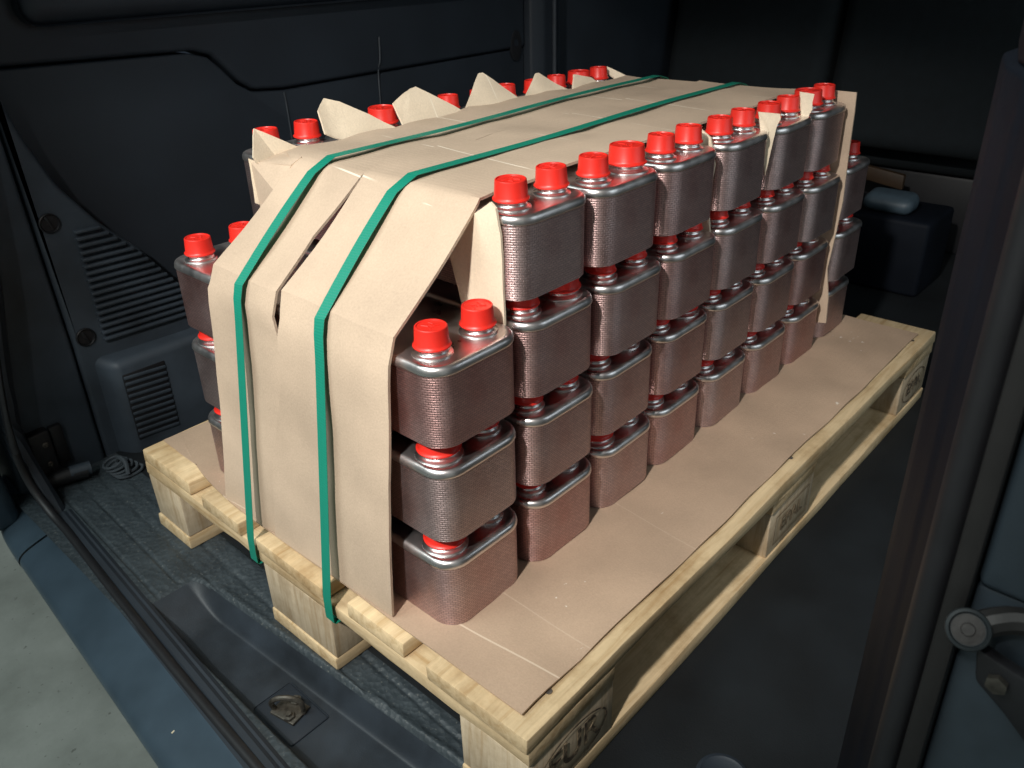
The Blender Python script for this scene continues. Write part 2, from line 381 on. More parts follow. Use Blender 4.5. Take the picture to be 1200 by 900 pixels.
V = [[b.verts.new((fx(i/nx, yy), yy, floor_z(fx(i/nx, yy), yy))) for yy in (y0+(y1-y0)*j/ny for j in range(ny+1))] for i in range(nx+1)]
for i in range(nx):
    for j in range(ny): b.faces.new((V[i][j], V[i+1][j], V[i+1][j+1], V[i][j+1]))
b2 = b.copy()
bmesh.ops.delete(b, geom=[q for q in b.faces if min(v.co.z for v in q.verts) < -0.0035], context='FACES')
bmesh.ops.delete(b2, geom=[q for q in b2.faces if min(v.co.z for v in q.verts) >= -0.0035], context='FACES')
obj('load_floor', b, m_mat, van, angle=60)
obj('floor_tray', b2, m_tray, van, angle=60)
b = bmesh.new()
vs = [b.verts.new(p) for p in ((0.05, -0.40, 0.0), (3.2, -0.40, 0.0), (3.2, 1.6, 0.0), (0.05, 1.6, 0.0))]; b.faces.new(vs)
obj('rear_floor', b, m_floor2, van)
# floor trim strip inside the tray, along the seal
def sweep_y(prof, ya, yb, n=40, skew=1.0):
    b = bmesh.new(); rows = []
    for j in range(n+1):
        y = ya+(yb-ya)*j/n
        rows.append([b.verts.new((px+xs(y)*skew, y, pz)) for px, pz in prof])
    for A, B in zip(rows, rows[1:]):
        for i in range(len(prof)-1): b.faces.new((A[i], A[i+1], B[i+1], B[i]))
    bmesh.ops.recalc_face_normals(b, faces=b.faces)
    return b
obj('scuff_trim', sweep_y([(-0.116, -0.012), (-0.106, -0.006), (-0.101, 0.0020), (-0.094, 0.0032), (-0.089, 0.0008), (-0.086, 0.0026), (-0.081, 0.0004), (-0.080, -0.03)], -0.5, 0.955, 60), m_trim2, van)
# painted bumper top under the opening, in two pieces
prof = [(-0.104, -0.012), (-0.112, -0.016), (-0.125, -0.019), (-0.15, -0.025), (-0.168, -0.031), (-0.176, -0.037), (-0.180, -0.044), (-0.180, -0.052), (-0.173, -0.07), (-0.155, -0.12), (-0.12, -0.2), (-0.05, -0.32)]
b = sweep_y(prof, -0.9, 0.942, 50)
o = obj('bumper', b, m_paint, van, angle=50); sm = o.modifiers.new('s', 'SUBSURF'); sm.levels = 1; sm.render_levels = 2
b = sweep_y([(px-0.001, pz+0.0015) for px, pz in prof], 0.945, 1.4, 12)
for v in b.verts:
    v.co.x -= 0.10*sstep(1.02, 1.3, v.co.y)*(-1); v.co.z += 0.05*sstep(0.97, 1.2, v.co.y)
o = obj('bumper_corner', b, m_paint, van, angle=50); sm = o.modifiers.new('s', 'SUBSURF'); sm.levels = 1; sm.render_levels = 2
# rubber seal along the sill and up the left pillar
obj('door_seal', tube_bm([(-0.172, -0.35, -0.002), (-0.150, 0.12, -0.002), (-0.140, 0.38, -0.002), (-0.132, 0.54, -0.002), (-0.121, 0.72, -0.001), (-0.110, 0.88, 0.001), (-0.110, 0.955, 0.012), (-0.116, 1.0, 0.06), (-0.117, 1.008, 0.14), (-0.103, 1.01, 0.25), (-0.085, 1.012, 0.34), (-0.06, 1.015, 0.5), (-0.03, 1.02, 0.8), (0.0, 1.02, 1.1)], 0.0070, 12, 6, 0.7), m_black, van)
obj('seal_channel', tube_bm([(-0.100, 0.90, -0.05), (-0.098, 0.98, 0.0), (-0.106, 1.035, 0.10), (-0.100, 1.045, 0.18), (-0.083, 1.05, 0.28), (-0.06, 1.055, 0.4), (-0.02, 1.06, 0.7), (0.01, 1.06, 1.1)], 0.016, 10, 6), m_trim2, van)
# painted corner pillar outside the seal
b = prism_bm([(-0.135, -0.03), (-0.145, 0.1), (-0.125, 0.26), (-0.08, 0.5), (-0.03, 0.8), (0.0, 1.3), (-0.3, 1.3), (-0.3, 0.8), (-0.26, 0.3), (-0.24, -0.03)], 1, 1.02, 1.25, 0.02, 4)
obj('corner_pillar', b, m_paint, van)
# side wall lining ------------------------------------------------------
b = prism_bm([(-0.12, -0.02), (0.030, -0.02), (0.029, 0.23), (0.018, 0.60), (0.0, 1.3), (-0.12, 1.3)], 1, 1.066, 1.2, 0.008, 3)
obj('pillar_trim', b, m_trim, van)
b = prism_bm([(0.033, -0.02), (0.40, -0.02), (0.40, 0.16), (0.30, 0.205), (0.262, 0.25), (0.225, 0.305), (0.185, 0.365), (0.13, 0.425), (0.08, 0.50), (0.05, 0.58), (0.03, 0.66), (0.022, 0.66), (0.032, 0.23)], 1, 1.070, 1.19, 0.010, 4)
side = obj('vent_panel', b, m_trim, van)
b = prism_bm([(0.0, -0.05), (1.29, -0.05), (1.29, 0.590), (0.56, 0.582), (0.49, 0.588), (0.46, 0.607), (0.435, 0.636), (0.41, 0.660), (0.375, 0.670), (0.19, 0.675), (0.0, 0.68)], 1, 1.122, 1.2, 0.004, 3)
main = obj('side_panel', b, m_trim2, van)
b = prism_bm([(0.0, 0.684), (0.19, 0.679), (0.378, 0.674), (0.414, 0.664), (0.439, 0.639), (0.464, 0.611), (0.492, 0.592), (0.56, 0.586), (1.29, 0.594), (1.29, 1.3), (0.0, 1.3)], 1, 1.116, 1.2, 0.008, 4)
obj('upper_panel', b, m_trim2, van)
b = prism_bm([(0.10, 0.735), (1.285, 0.735), (1.285, 1.05), (0.10, 1.05)], 1, 1.085, 1.12, 0.03, 6)
obj('arm_rest', b, m_trim2, van)
obj('panel_seam', tube_bm([(0.560, 1.121, 0.578), (0.562, 1.121, 0.545), (0.565, 1.121, 0.40)], 0.0018, 8, 4), m_lip, main)
obj('panel_seam', tube_bm([(0.810, 1.113, 0.66), (0.806, 1.113, 0.61), (0.803, 1.119, 0.58), (0.802, 1.121, 0.40)], 0.0018, 8, 4), m_lip, main)
# louvres on the vent panel: horizontal slats sunk in a fan shaped field
def edge_x(z):
    pts = [(0.22, 0.262), (0.25, 0.256), (0.275, 0.243), (0.305, 0.222), (0.359, 0.182), (0.426, 0.118)]
    if z <= pts[0][0]: return pts[0][1]
    for (a, xa), (c, xc) in zip(pts, pts[1:]):
        if z <= c: return xa+(xc-xa)*(z-a)/(c-a)
    return pts[-1][1]
k = 0; z = 0.222
while z < 0.428:
    xr = edge_x(z)
    bmv = box_bm(0.082, xr, 1.0610, 1.071, z, z+0.0058, 0.0016, 2)
    for v in bmv.verts: v.co.z -= 0.004*(v.co.x-0.08)/0.17-0.0
    obj('vent_slat', bmv, m_trim, side)
    z += 0.0123
for (px, pz) in ((0.050, 0.445), (0.055, 0.238)):
    b = lathe_bm([(0.0165, 0), (0.0165, 0.003), (0.0150, 0.004), (0.0138, 0.0025), (0.0135, 0.0005), (0.0, 0.0005)], 28)
    k1 = box_bm(-0.0025, 0.0025, -0.0125, 0.0125, 0.0, 0.003, 0.0008)
    b = join([b, k1]); xf(b, Matrix.Translation((px, 1.070, pz)) @ Matrix.Rotation(rad(90), 4, 'X') @ Matrix.Rotation(rad(20), 4, 'Z'))
    obj('screw_plug', b, m_black, van)
# wheel arch box below
b = box_bm(0.072, 0.62, 1.032, 1.15, -0.03, 0.188, 0.016, 5)
for v in b.verts:
    if v.co.x < 0.12: v.co.x -= 0.045*sstep(1.035, 1.10, v.co.y); v.co.z += 0.02*sstep(1.04, 1.15, v.co.y)
arch = obj('wheel_arch_box', b, m_trim, van)
fr = box_bm(0.084, 0.164, 1.0305, 1.036, 0.026, 0.162, 0.002)
obj('vent_recess', fr, m_black, arch)
z = 0.030
while z < 0.158:
    bmv = box_bm(0.085, 0.163, 1.0285, 1.034, z, z+0.0068, 0.002, 2)
    for v in bmv.verts: v.co.z -= 0.006*(v.co.x-0.085)/0.08
    obj('vent_slat', bmv, m_trim, arch); z += 0.0122
# latch bracket with two screws low on the pillar
b = box_bm(-0.088, -0.052, 1.045, 1.075, 0.026, 0.108, 0.004, 3)
br_ = obj('latch_bracket', b, m_black, van)
for (px, pz) in ((-0.064, 0.084), (-0.066, 0.045)):
    b = lathe_bm([(0.0055, 0), (0.0055, 0.002), (0.0035, 0.003), (0.003, 0.001), (0.0, 0.001)], 16); xf(b, Matrix.Translation((px, 1.045, pz)) @ Matrix.Rotation(rad(90), 4, 'X'))
    obj('screw', b, m_iron, br_)
obj('latch_recess', box_bm(-0.049, -0.028, 1.056, 1.072, 0.03, 0.105, 0.003), m_black, van)
# rolled blind / tube lying at the foot of the pillar
b = tube_bm([(-0.092, 1.042, 0.017), (-0.05, 1.033, 0.018), (-0.018, 1.026, 0.016)], 0.014, 14, 5)
ft = obj('floor_tube', b, m_black, van)
obj('tube_sleeve', tube_bm([(-0.045, 1.031, 0.021), (-0.012, 1.0245, 0.019)], 0.0125, 14, 3), m_trim, ft)
# tie-down anchor in the tray
b = join([box_bm(-0.092, -0.034, 0.305, 0.390, -0.0365, -0.0325, 0.004, 3)])
td = obj('tie_down_plate', b, m_trim2, van)
obj('anchor_base', join([xf(box_bm(-0.016, 0.016, -0.020, 0.020, 0, 0.004, 0.0015), Matrix.Translation((-0.062, 0.350, -0.0325)) @ Matrix.Rotation(rad(12), 4, 'Z'))]), m_iron, td)
obj('anchor_ring', tube_bm([(-0.074, 0.366, -0.030), (-0.078, 0.364, -0.014), (-0.073, 0.354, -0.003), (-0.062, 0.341, -0.003), (-0.054, 0.334, -0.012), (-0.053, 0.333, -0.030)], 0.0034, 8, 6), m_iron, td)
for px, py in ((-0.070, 0.340), (-0.050, 0.354)):
    obj('anchor_bolt', xf(lathe_bm([(0.0075, 0), (0.0075, 0.004), (0.004, 0.0045), (0.004, 0.008), (0.0, 0.008)], 6), Matrix.Translation((px, py, -0.029))), m_iron, td, smooth=False)
# round floor cap right of the pallet
obj('floor_ring', xf(lathe_bm([(0.030, 0.0), (0.030, 0.004), (0.026, 0.005), (0.023, 0.003), (0.0, 0.003)], 32), Matrix.Translation((0.187, -0.120, 0.001))), m_trim2, van)
# right pillar trim with the door seal and the edge of the rear door
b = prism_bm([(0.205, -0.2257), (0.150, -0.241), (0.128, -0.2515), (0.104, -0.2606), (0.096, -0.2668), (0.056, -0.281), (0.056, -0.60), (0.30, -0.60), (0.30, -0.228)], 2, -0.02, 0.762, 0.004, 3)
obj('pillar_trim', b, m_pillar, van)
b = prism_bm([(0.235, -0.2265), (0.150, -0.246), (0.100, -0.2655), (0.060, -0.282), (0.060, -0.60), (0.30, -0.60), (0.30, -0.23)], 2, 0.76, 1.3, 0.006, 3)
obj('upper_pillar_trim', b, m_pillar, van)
obj('door_seal', tube_bm([(0.045, -0.2895, -0.03), (0.046, -0.290, 0.5), (0.05, -0.290, 1.2)], 0.0088, 12, 8), m_black, van)
obj('door_frame', box_bm(0.036, 0.0552, -0.311, -0.2985, -0.05, 1.3, 0.003), m_doorb, van)
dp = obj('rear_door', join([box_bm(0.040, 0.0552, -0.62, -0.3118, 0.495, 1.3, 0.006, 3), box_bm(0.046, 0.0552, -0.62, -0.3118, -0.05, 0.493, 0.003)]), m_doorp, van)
Md = Matrix.Translation((0.024, -0.3165, 0.477)) @ Vector((-0.42, -0.05, 0.33)).to_track_quat('Z', 'Y').to_matrix().to_4x4() @ Matrix.Scale(0.85, 4)
b = xf(lathe_bm([(0.010, -0.008), (0.0135, -0.007), (0.0142, 0.0), (0.0135, 0.004), (0.0115, 0.005), (0.0105, 0.0025), (0.004, 0.002), (0.0035, 0.0035), (0.0, 0.0035)], 28), Md)
rl = obj('door_roller', b, m_roller, dp)
obj('roller_hub', xf(lathe_bm([(0.0100, 0.002), (0.0100, 0.0029), (0.0045, 0.0032), (0.004, 0.0045), (0.0, 0.0046)], 24), Md), m_rust, van)
obj('roller_arm', tube_bm([(0.030, -0.3185, 0.474), (0.036, -0.326, 0.480), (0.042, -0.340, 0.484), (0.044, -0.37, 0.487)], 0.008, 10, 5), m_doorb, dp)
hb = prism_bm([(-0.322, 0.462), (-0.326, 0.438), (-0.342, 0.426), (-0.37, 0.400), (-0.40, 0.40), (-0.40, 0.452), (-0.345, 0.456)], 0, 0.030, 0.040, 0.003)
obj('roller_bracket', hb, m_black, dp)
obj('bracket_bolt', xf(lathe_bm([(0.006, 0), (0.006, 0.004), (0.0, 0.005)], 6), Matrix.Translation((0.030, -0.337, 0.445)) @ Matrix.Rotation(rad(-90), 4, 'Y')), m_iron, dp)
# right side wall, far walls, roof, front seats (deep in the dark)
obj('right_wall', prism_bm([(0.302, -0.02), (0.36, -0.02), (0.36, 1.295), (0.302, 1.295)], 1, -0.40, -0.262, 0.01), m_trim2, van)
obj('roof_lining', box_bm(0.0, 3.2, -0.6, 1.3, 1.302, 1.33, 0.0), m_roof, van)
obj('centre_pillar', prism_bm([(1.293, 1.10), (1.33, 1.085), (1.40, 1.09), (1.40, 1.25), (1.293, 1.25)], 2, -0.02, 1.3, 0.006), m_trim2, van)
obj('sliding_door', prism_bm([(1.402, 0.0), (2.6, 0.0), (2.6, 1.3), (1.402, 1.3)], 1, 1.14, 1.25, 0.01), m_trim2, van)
obj('pillar_ridge', box_bm(1.365, 1.372, 1.079, 1.088, 0.2, 0.9, 0.002), m_lip, van)
obj('grab_hole', xf(lathe_bm([(0.03, 0), (0.03, 0.004), (0.024, 0.005), (0.0, 0.003)], 24), Matrix.Translation((1.255, 1.120, 0.600)) @ Matrix.Rotation(rad(90), 4, 'X') @ Matrix.Diagonal((0.7, 1.25, 1, 1))), m_black, van)
obj('front_wall', box_bm(3.0, 3.1, -0.6, 1.5, 0.0, 1.3), m_seat, van)
def seat(y0, y1, name_lab):
    bk = box_bm(1.92, 2.08, y0, y1, 0.30, 1.12, 0.05, 5)
    for v in bk.verts: v.co.x += 0.18*(v.co.z-0.3)
    s = obj('seat_back', bk, m_seat, van)
    obj('seat_cushion', box_bm(2.06, 2.5, y0+0.01, y1-0.01, 0.22, 0.36, 0.05, 4), m_seat, s)
    obj('seat_foot', box_bm(2.1, 2.4, y0+0.05, y1-0.05, 0.0, 0.219, 0.01), m_black, s)
seat(0.60, 1.115, ''); seat(0.075, 0.585, '')
obj('step_box', box_bm(1.70, 1.90, 0.18, 0.50, 0.0, 0.195, 0.012, 3), m_pillar, van)
obj('floor_box', prism_bm([(0.47, 0.225), (0.47, 0.262), (0.33, 0.245), (0.33, 0.205)], 0, 1.93, 1.95, 0.003), m_tan, van)

# ------------------------------------------------------------------ the pallet
pal = thing('pallet', 'pale wooden transport pallet with stamped blocks carrying the stack', 'pallet', (0.6, 0.4, 0))
PX, PY = -0.6, -0.4
def pb(name, x0, x1, y0, y1, z0, z1, mat, bev=0.0025, jit=0.001):
    b = box_bm(x0+PX, x1+PX, y0+PY, y1+PY, z0, z1, 0, 2)
    # roughly sawn: cut into segments and waver
    long = 0 if (x1-x0) > (y1-y0) else 1
    if max(x1-x0, y1-y0) > 0.3:
        ed = [e for e in b.edges if abs((e.verts[0].co-e.verts[1].co)[long]) > 0.3]
        bmesh.ops.subdivide_edges(b, edges=ed, cuts=14, use_grid_fill=True)
    for v in b.verts: v.co += Vector((R.uniform(-jit, jit), R.uniform(-jit, jit), R.uniform(-jit, jit)*0.6))
    b.normal_update()
    ed = [e for e in b.edges if len(e.link_faces) == 2 and e.calc_face_angle(0) > 0.7]
    bmesh.ops.bevel(b, geom=ed, offset=bev, segments=2, affect='EDGES', profile=0.5, clamp_overlap=True)
    return obj(name, b, mat, pal, angle=40)
for i, (ya, yb) in enumerate(((0.0, 0.145), (0.184, 0.284), (0.3275, 0.4725), (0.516, 0.616), (0.655, 0.80))):
    e = R.uniform(-0.003, 0.003)
    tb = pb('top_board', 0.0+e, 1.2+e, ya, yb, 0.1225, 0.144, m_woodx, 0.0025, 0.0011)
    for xx in (0.07, 0.6, 1.13):
        for yy in (ya+0.022, yb-0.022):
            n_ = lathe_bm([(0.004, 0), (0.004, 0.0008), (0.0, 0.0008)], 10); xf(n_, Matrix.Translation((xx+PX+R.uniform(-.02, .02), yy+PY, 0.1442)))
            obj('nail_head', n_, m_nail, tb)
for xa in (0.002, 0.5275, 1.053): pb('stringer_board', xa, xa+0.145, 0.001, 0.799, 0.1003, 0.1222, m_woody, 0.0022, 0.0010)
blocks = {}
for xa in (0.003, 0.5275, 1.052):
    for ya, yb in ((0.003, 0.10), (0.3275, 0.4725), (0.70, 0.797)):
        blocks[(xa, ya)] = pb('block', xa, xa+0.145, ya, yb, 0.0223, 0.1, m_block, 0.002, 0.0009)
for ya, yb in ((0.001, 0.101), (0.3275, 0.4725), (0.699, 0.799)): pb('skid_board', 0.001, 1.199, ya, yb, 0.0, 0.022, m_woodx, 0.0022, 0.0011)
def text_bm(s, size, bold=False):
    cu = bpy.data.curves.new('t', 'FONT'); cu.body = s; cu.size = size; cu.align_x = 'CENTER'; cu.align_y = 'CENTER'; cu.extrude = 0.0002
    cu.offset = 0.0006 if bold else 0.0002
    o = bpy.data.objects.new('t', cu); C.objects.link(o)
    bpy.context.view_layer.update()
    me = bpy.data.meshes.new_from_object(o.evaluated_get(bpy.context.evaluated_depsgraph_get()))
    bpy.data.objects.remove(o); bpy.data.curves.remove(cu)
    b = bmesh.new(); b.from_mesh(me); bpy.data.meshes.remove(me); return b
def oval_bm(a, c, w, n=48):
    b = bmesh.new(); A = []; B = []
    for i in range(n):
        t = 2*math.pi*i/n; A.append(b.verts.new((a*math.cos(t), c*math.sin(t), 0.0002))); B.append(b.verts.new(((a-w)*math.cos(t), (c-w)*math.sin(t), 0.0002)))
    for i in range(n): b.faces.new((A[i], A[(i+1) % n], B[(i+1) % n], B[i]))
    return b
def stamp(blk, cx, cz, bms, ink=None):
    b = join(bms); xf(b, Matrix.Translation((cx+PX, 0.0014+PY, cz)) @ Matrix.Rotation(rad(90), 4, 'X'))
    obj('stamp', b, ink or m_ink, blk, smooth=False)
stamp(blocks[(0.003, 0.003)], 0.0755, 0.060, [oval_bm(0.060, 0.031, 0.0026), text_bm('EUR', 0.050, True)])
stamp(blocks[(1.052, 0.003)], 1.1245, 0.060, [oval_bm(0.060, 0.031, 0.0026), text_bm('EPAL', 0.036, True)])
def frame_bm(w, h, t):
    return join([box_bm(-w, w, h-t, h, 0, .0002), box_bm(-w, w, -h, -h+t, 0, .0002), box_bm(-w, -w+t, -h+t, h-t, 0, .0002), box_bm(w-t, w, -h+t, h-t, 0, .0002)])
stamp(blocks[(0.5275, 0.003)], 0.6, 0.062, [frame_bm(0.056, 0.025, 0.0018), text_bm('EPAL', 0.034)], m_ink2)

# brown sheet lying on the deck
nx, ny = 60, 30
def sheet_pt(i, j):
    x = 0.016+(1.158-0.016)*i/nx; y = 0.0205+0.7695*j/ny
    z = 0.1478+0.0012*math.sin(x*9+1)*math.sin(y*7)+0.0008*math.sin(x*31+y*23)+0.0007*math.sin(x*57-y*40)
    if j == 0: y += 0.0012*math.sin(x*13)+0.0006*math.sin(x*41)
    if i == 0 and j > 20: x += 0.05*((j-20)/10)**2
    if abs(x-0.118) < 0.012: z -= 0.0012
    return (x-0.6, y-0.4, z-0.146)
o = obj('cardboard_sheet', shell([[sheet_pt(i, j) for j in range(ny+1)] for i in range(nx+1)], 0.002), m_sheet, angle=50)
o.location = (0.6, 0.4, 0.146); o['label'] = 'flat brown cardboard sheet covering the pallet deck under the stack'; o['category'] = 'cardboard sheet'

# ------------------------------------------------------------------ heat exchangers
UH, UW, UY0, UY1 = 0.0918, 0.125, 0.150, 0.664
UL = UY1-UY0; CR = 0.028
def outline(off, n=8):
    """rounded rectangle centred on 0, grown by off"""
    hw, hl, rr = UW/2+off, UL/2+off, CR+off; pts = []
    for cx, cy, a0 in ((hw-rr, hl-rr, 0), (-hw+rr, hl-rr, 90), (-hw+rr, -hl+rr, 180), (hw-rr, -hl+rr, 270)):
        for i in range(n+1):
            a = rad(a0+90*i/n); pts.append((cx+rr*math.cos(a), cy+rr*math.sin(a)))
    return pts
def loft(levels, captop=True, capbot=True, uv=False):
    b = bmesh.new(); rings = []
    for off, z in levels: rings.append([b.verts.new((x, y, z)) for x, y in outline(off)])
    n = len(rings[0]); P = outline(0); acc = [0]
    for i in range(n): acc.append(acc[-1]+math.dist(P[i], P[(i+1) % n]))
    lay = b.loops.layers.uv.new('UVMap') if uv else None
    for (A, B), (l0, l1) in zip(zip(rings, rings[1:]), zip(levels, levels[1:])):
        for i in range(n):
            fc = b.faces.new((A[i], A[(i+1) % n], B[(i+1) % n], B[i]))
            if uv:
                for lp, (uu, vv) in zip(fc.loops, ((acc[i], l0[1]), (acc[i+1], l0[1]), (acc[i+1], l1[1]), (acc[i], l1[1]))): lp[lay].uv = (uu, vv)
    if capbot: b.faces.new(rings[0][::-1])
    if captop: b.faces.new(rings[-1])
    return b
lv = [(-0.012, 0.0102), (-0.004, 0.0098), (-0.0028, 0.001), (-0.0016, 0.0), (0.0, 0.0015)]
for k in range(1, 12):
    z = 0.0015+(UH-0.0125)*k/12; lv.append((0.0, z))
lv += [(0.0, UH-0.0110), (-0.0016, UH-0.0106)]
m0 = obj('plate_pack', loft(lv, uv=True), m_pack).data
m1 = obj('cover_plate', loft([(-0.0016, UH-0.0107), (0.0006, UH-0.0102), (0.0013, UH-0.0092), (0.0014, UH-0.0066), (0.0009, UH-0.0040), (-0.0003, UH-0.0018), (-0.0021, UH-0.0005), (-0.0042, UH), (-0.0075, UH-0.0004), (-0.016, UH-0.0005)]), m_cover).data
def neck_prof(s):
    p = [(0.0208*s, -0.001), (0.0208*s, 0.0006), (0.0200*s, 0.0013), (0.0186*s, 0.0018), (0.0172*s, 0.0026), (0.0163*s, 0.0038)]
    for k in range(25):
        z = 0.0044+0.0088*k/24
        p.append(((0.0157+0.00055*math.cos(k/24*math.pi*8))*s, z))
    return p+[(0.0150*s, 0.016)]
def cap_bm(s, h=0.0200):
    b = lathe_bm([(0.0190*s, 0.0), (0.0195*s, 0.0008), (0.0194*s, 0.0018), (0.0183*s, 0.0029), (0.0175*s, 0.0046), (0.0166*s, h-0.002), (0.0163*s, h-0.0006), (0.0157*s, h), (0.0146*s, h), (0.0142*s, h-0.0012), (0.0, h-0.0013)], 36)
    marks = []
    for k, (mx, my, a, l) in enumerate(((0.0045, 0.004, 25, 0.004), (-0.004, 0.005, -20, 0.003), (-0.003, -0.005, 70, 0.0035), (0.005, -0.0045, 10, 0.003), (0, 0, 0, 0.0022))):
        q = box_bm(-l*s, l*s, -0.0008, 0.0008, h-0.0015, h-0.0004, 0.0003, 1); xf(q, Matrix.Translation((mx*s, my*s, 0)) @ Matrix.Rotation(rad(a), 4, 'Z')); marks.append(q)
    return join([b]+marks)
def keep(o): me = o.data; bpy.data.objects.remove(o); return me
for o in list(bpy.data.objects):
    if o.name in ('plate_pack', 'cover_plate'): bpy.data.objects.remove(o)
neck_me = {s: keep(obj('port', lathe_bm(neck_prof(s), 32), m_neck)) for s in (1.0, 1.24)}
cap_me = {s: keep(obj('cap', cap_bm(s, 0.0212 if s == 1.0 else 0.0220), m_cap, angle=30)) for s in (1.0, 1.24)}
def link(name, me, parent, loc, rotz=0):
    o = bpy.data.objects.new(name, me); C.objects.link(o); o.parent = parent; o.location = loc; o.rotation_euler = (0, 0, rotz); return o
PI_, PS = 0.036, 0.0325                      # port inset from the short end, half spacing
def ports(parent, big):
    for sy in (-1, 1):
        for sx in (-1, 1):
            s = 1.24 if big == sx else 1.0
            p = link('port', neck_me[s], parent, (sx*PS, sy*(UL/2-PI_), UH))
            c = link('cap', cap_me[s], p, (0, 0, 0.0078), R.uniform(0, 6.28))
            c.rotation_euler = (R.uniform(-.03, .03), R.uniform(-.03, .03), R.uniform(0, 6.28))
def unit(loc, rotz, label, big=0):
    t = thing('heat_exchanger', label, 'heat exchanger', loc, rotz, 'plate heat exchangers stacked on the pallet')
    link('plate_pack', m0, t, (0, 0, 0)); link('cover_plate', m1, t, (0, 0, 0)); ports(t, big)
    return t
col_w = ['first', 'second', 'third', 'fourth', 'fifth', 'sixth', 'seventh', 'eighth']
row_w = ['bottom', 'second from the bottom', 'third from the bottom', 'topmost']
X0, PT, PZ, ZB = 0.1120, 0.1372, 0.1168, 0.1480
sh4 = {1: (-.010, -.010), 2: (-.012, -.012), 3: (-.010, -.012), 4: (.000, -.008), 5: (-.002, -.014), 6: (.004, -.014)}
for c in range(8):
    for l in range(4):
        if l == 3 and c in (0, 7): continue
        cx = X0+PT*c+R.uniform(-.0025, .0025); yc = (UY0+UY1)/2+R.uniform(-.004, .004); rz = R.uniform(-.006, .006)
        if c == 0: cx, yc, rz = X0-0.0005+0.001*(l-1), (UY0+UY1)/2, 0.002*(l-1)
        if l == 3:
            a, d = sh4[c]; cx += (a+d)/2; rz = (a-d)/UL
        big = {2: 1, 6: -1}.get(c, 0) if l == 3 else (-1 if (c == 0 and l < 2) or (c, l) == (2, 0) else 1 if (c, l) in ((1, 2), (3, 1)) else 0)
        if c == 7: cx += 0.006
        if c == 0: lab = f'copper brown heat exchanger at the front of the pallet, {["bottom", "middle", "top"][l]} one of the three'
        elif c == 7: lab = f'copper brown heat exchanger at the far end of the pallet, {["bottom", "middle", "top"][l]} one of the three'
        else: lab = f'copper brown heat exchanger, {row_w[l]} in the {col_w[c]} stack from the front'
        if big and l == 3: lab += ', with wider red caps'
        unit((cx, yc+(0.003 if l == 3 else 0), ZB+PZ*l+l/3*(0.001-0.0012*c)), rz, lab, big)

# ------------------------------------------------------------------ cardboard wrap over the stack
wrap = thing('cardboard_wrap', 'folded brown cardboard strips draped over the top and front of the stack', 'cardboard', (0.04, 0.4, 0.15))
WO = Vector((0.04, 0.4, 0.15))
ZT = 0.5965
cols_x = [X0+PT*(c-0.5) for c in range(2, 8)]
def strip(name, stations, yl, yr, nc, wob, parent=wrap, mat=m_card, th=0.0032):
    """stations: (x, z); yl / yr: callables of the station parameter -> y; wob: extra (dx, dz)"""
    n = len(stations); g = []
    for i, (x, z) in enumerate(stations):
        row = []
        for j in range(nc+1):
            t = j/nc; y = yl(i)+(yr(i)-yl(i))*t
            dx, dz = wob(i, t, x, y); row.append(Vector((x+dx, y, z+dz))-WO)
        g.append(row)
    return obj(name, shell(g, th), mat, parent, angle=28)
def interp(tab):
    def fn(i):
        for (a, va), (c, vc) in zip(tab, tab[1:]):
            if i <= c: return va+(vc-va)*(i-a)/(c-a)
        return tab[-1][1]
    return fn
# stations: 0..24 along the top from far to near, 24..27 the crease, ..36 the slope, ..40 knee, ..56 down to the deck
ST = []
for i in range(25): ST.append((0.975-(0.975-0.196)*i/24, ZT))
ST += [(0.186, ZT-0.001), (0.179, ZT-0.0045)]
for i in range(1, 9): ST.append((0.179-(0.179-0.050)*i/8, ZT-0.0045-(0.0990)*i/8))
ST += [(0.043, 0.4745), (0.0395, 0.466)]
for i in range(1, 17): ST.append((0.0395-0.021*(i/16)**1.1, 0.466-0.3165*i/16))
NS = len(ST)-1     # 52
def wob_a(i, t, x, y):
    dz = 0.0
    if i <= 24:
        dz += 0.0012*math.sin(x*14+y*9)+0.0008*math.sin(x*37-y*21)
        for cx in cols_x: dz -= 0.0012*math.exp(-((x-cx+0.5*PT)/0.012)**2)
        dz += 0.006*(t if y > 0.42 else 1-t)*0+0.0015*math.sin(x*60)*(abs(t-.5)*2)**4
    dx = 0.0
    if 27 <= i <= 34: s = (i-26)/8; dz += -0.004*math.sin(s*math.pi)+0.002*math.sin(t*5+1)
    q = Vector((x*13, y*13, i*0.35))
    dz += 0.0008*mnoise.noise(q)
    if i > 36: dx += 0.0012*mnoise.noise(q*1.3)
    if i > 36: dx += 0.0028*math.sin(t*4.2+0.6)*math.sin((i-36)/16*3.1)-0.0007*math.sin((i-36)*0.5+t*3)
    return dx, dz
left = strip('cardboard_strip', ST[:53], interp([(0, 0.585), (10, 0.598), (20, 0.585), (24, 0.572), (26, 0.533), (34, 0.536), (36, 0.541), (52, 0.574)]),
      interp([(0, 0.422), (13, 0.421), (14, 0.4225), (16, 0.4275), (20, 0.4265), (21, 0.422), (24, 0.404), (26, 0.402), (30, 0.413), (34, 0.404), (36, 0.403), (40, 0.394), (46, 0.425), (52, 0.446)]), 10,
      lambda i, t, x, y: (wob_a(i, t, x, y)[0]+(0.003*t+0.004*math.sin(t*6)*(i-36)/16 if i > 36 else 0), wob_a(i, t, x, y)[1]))
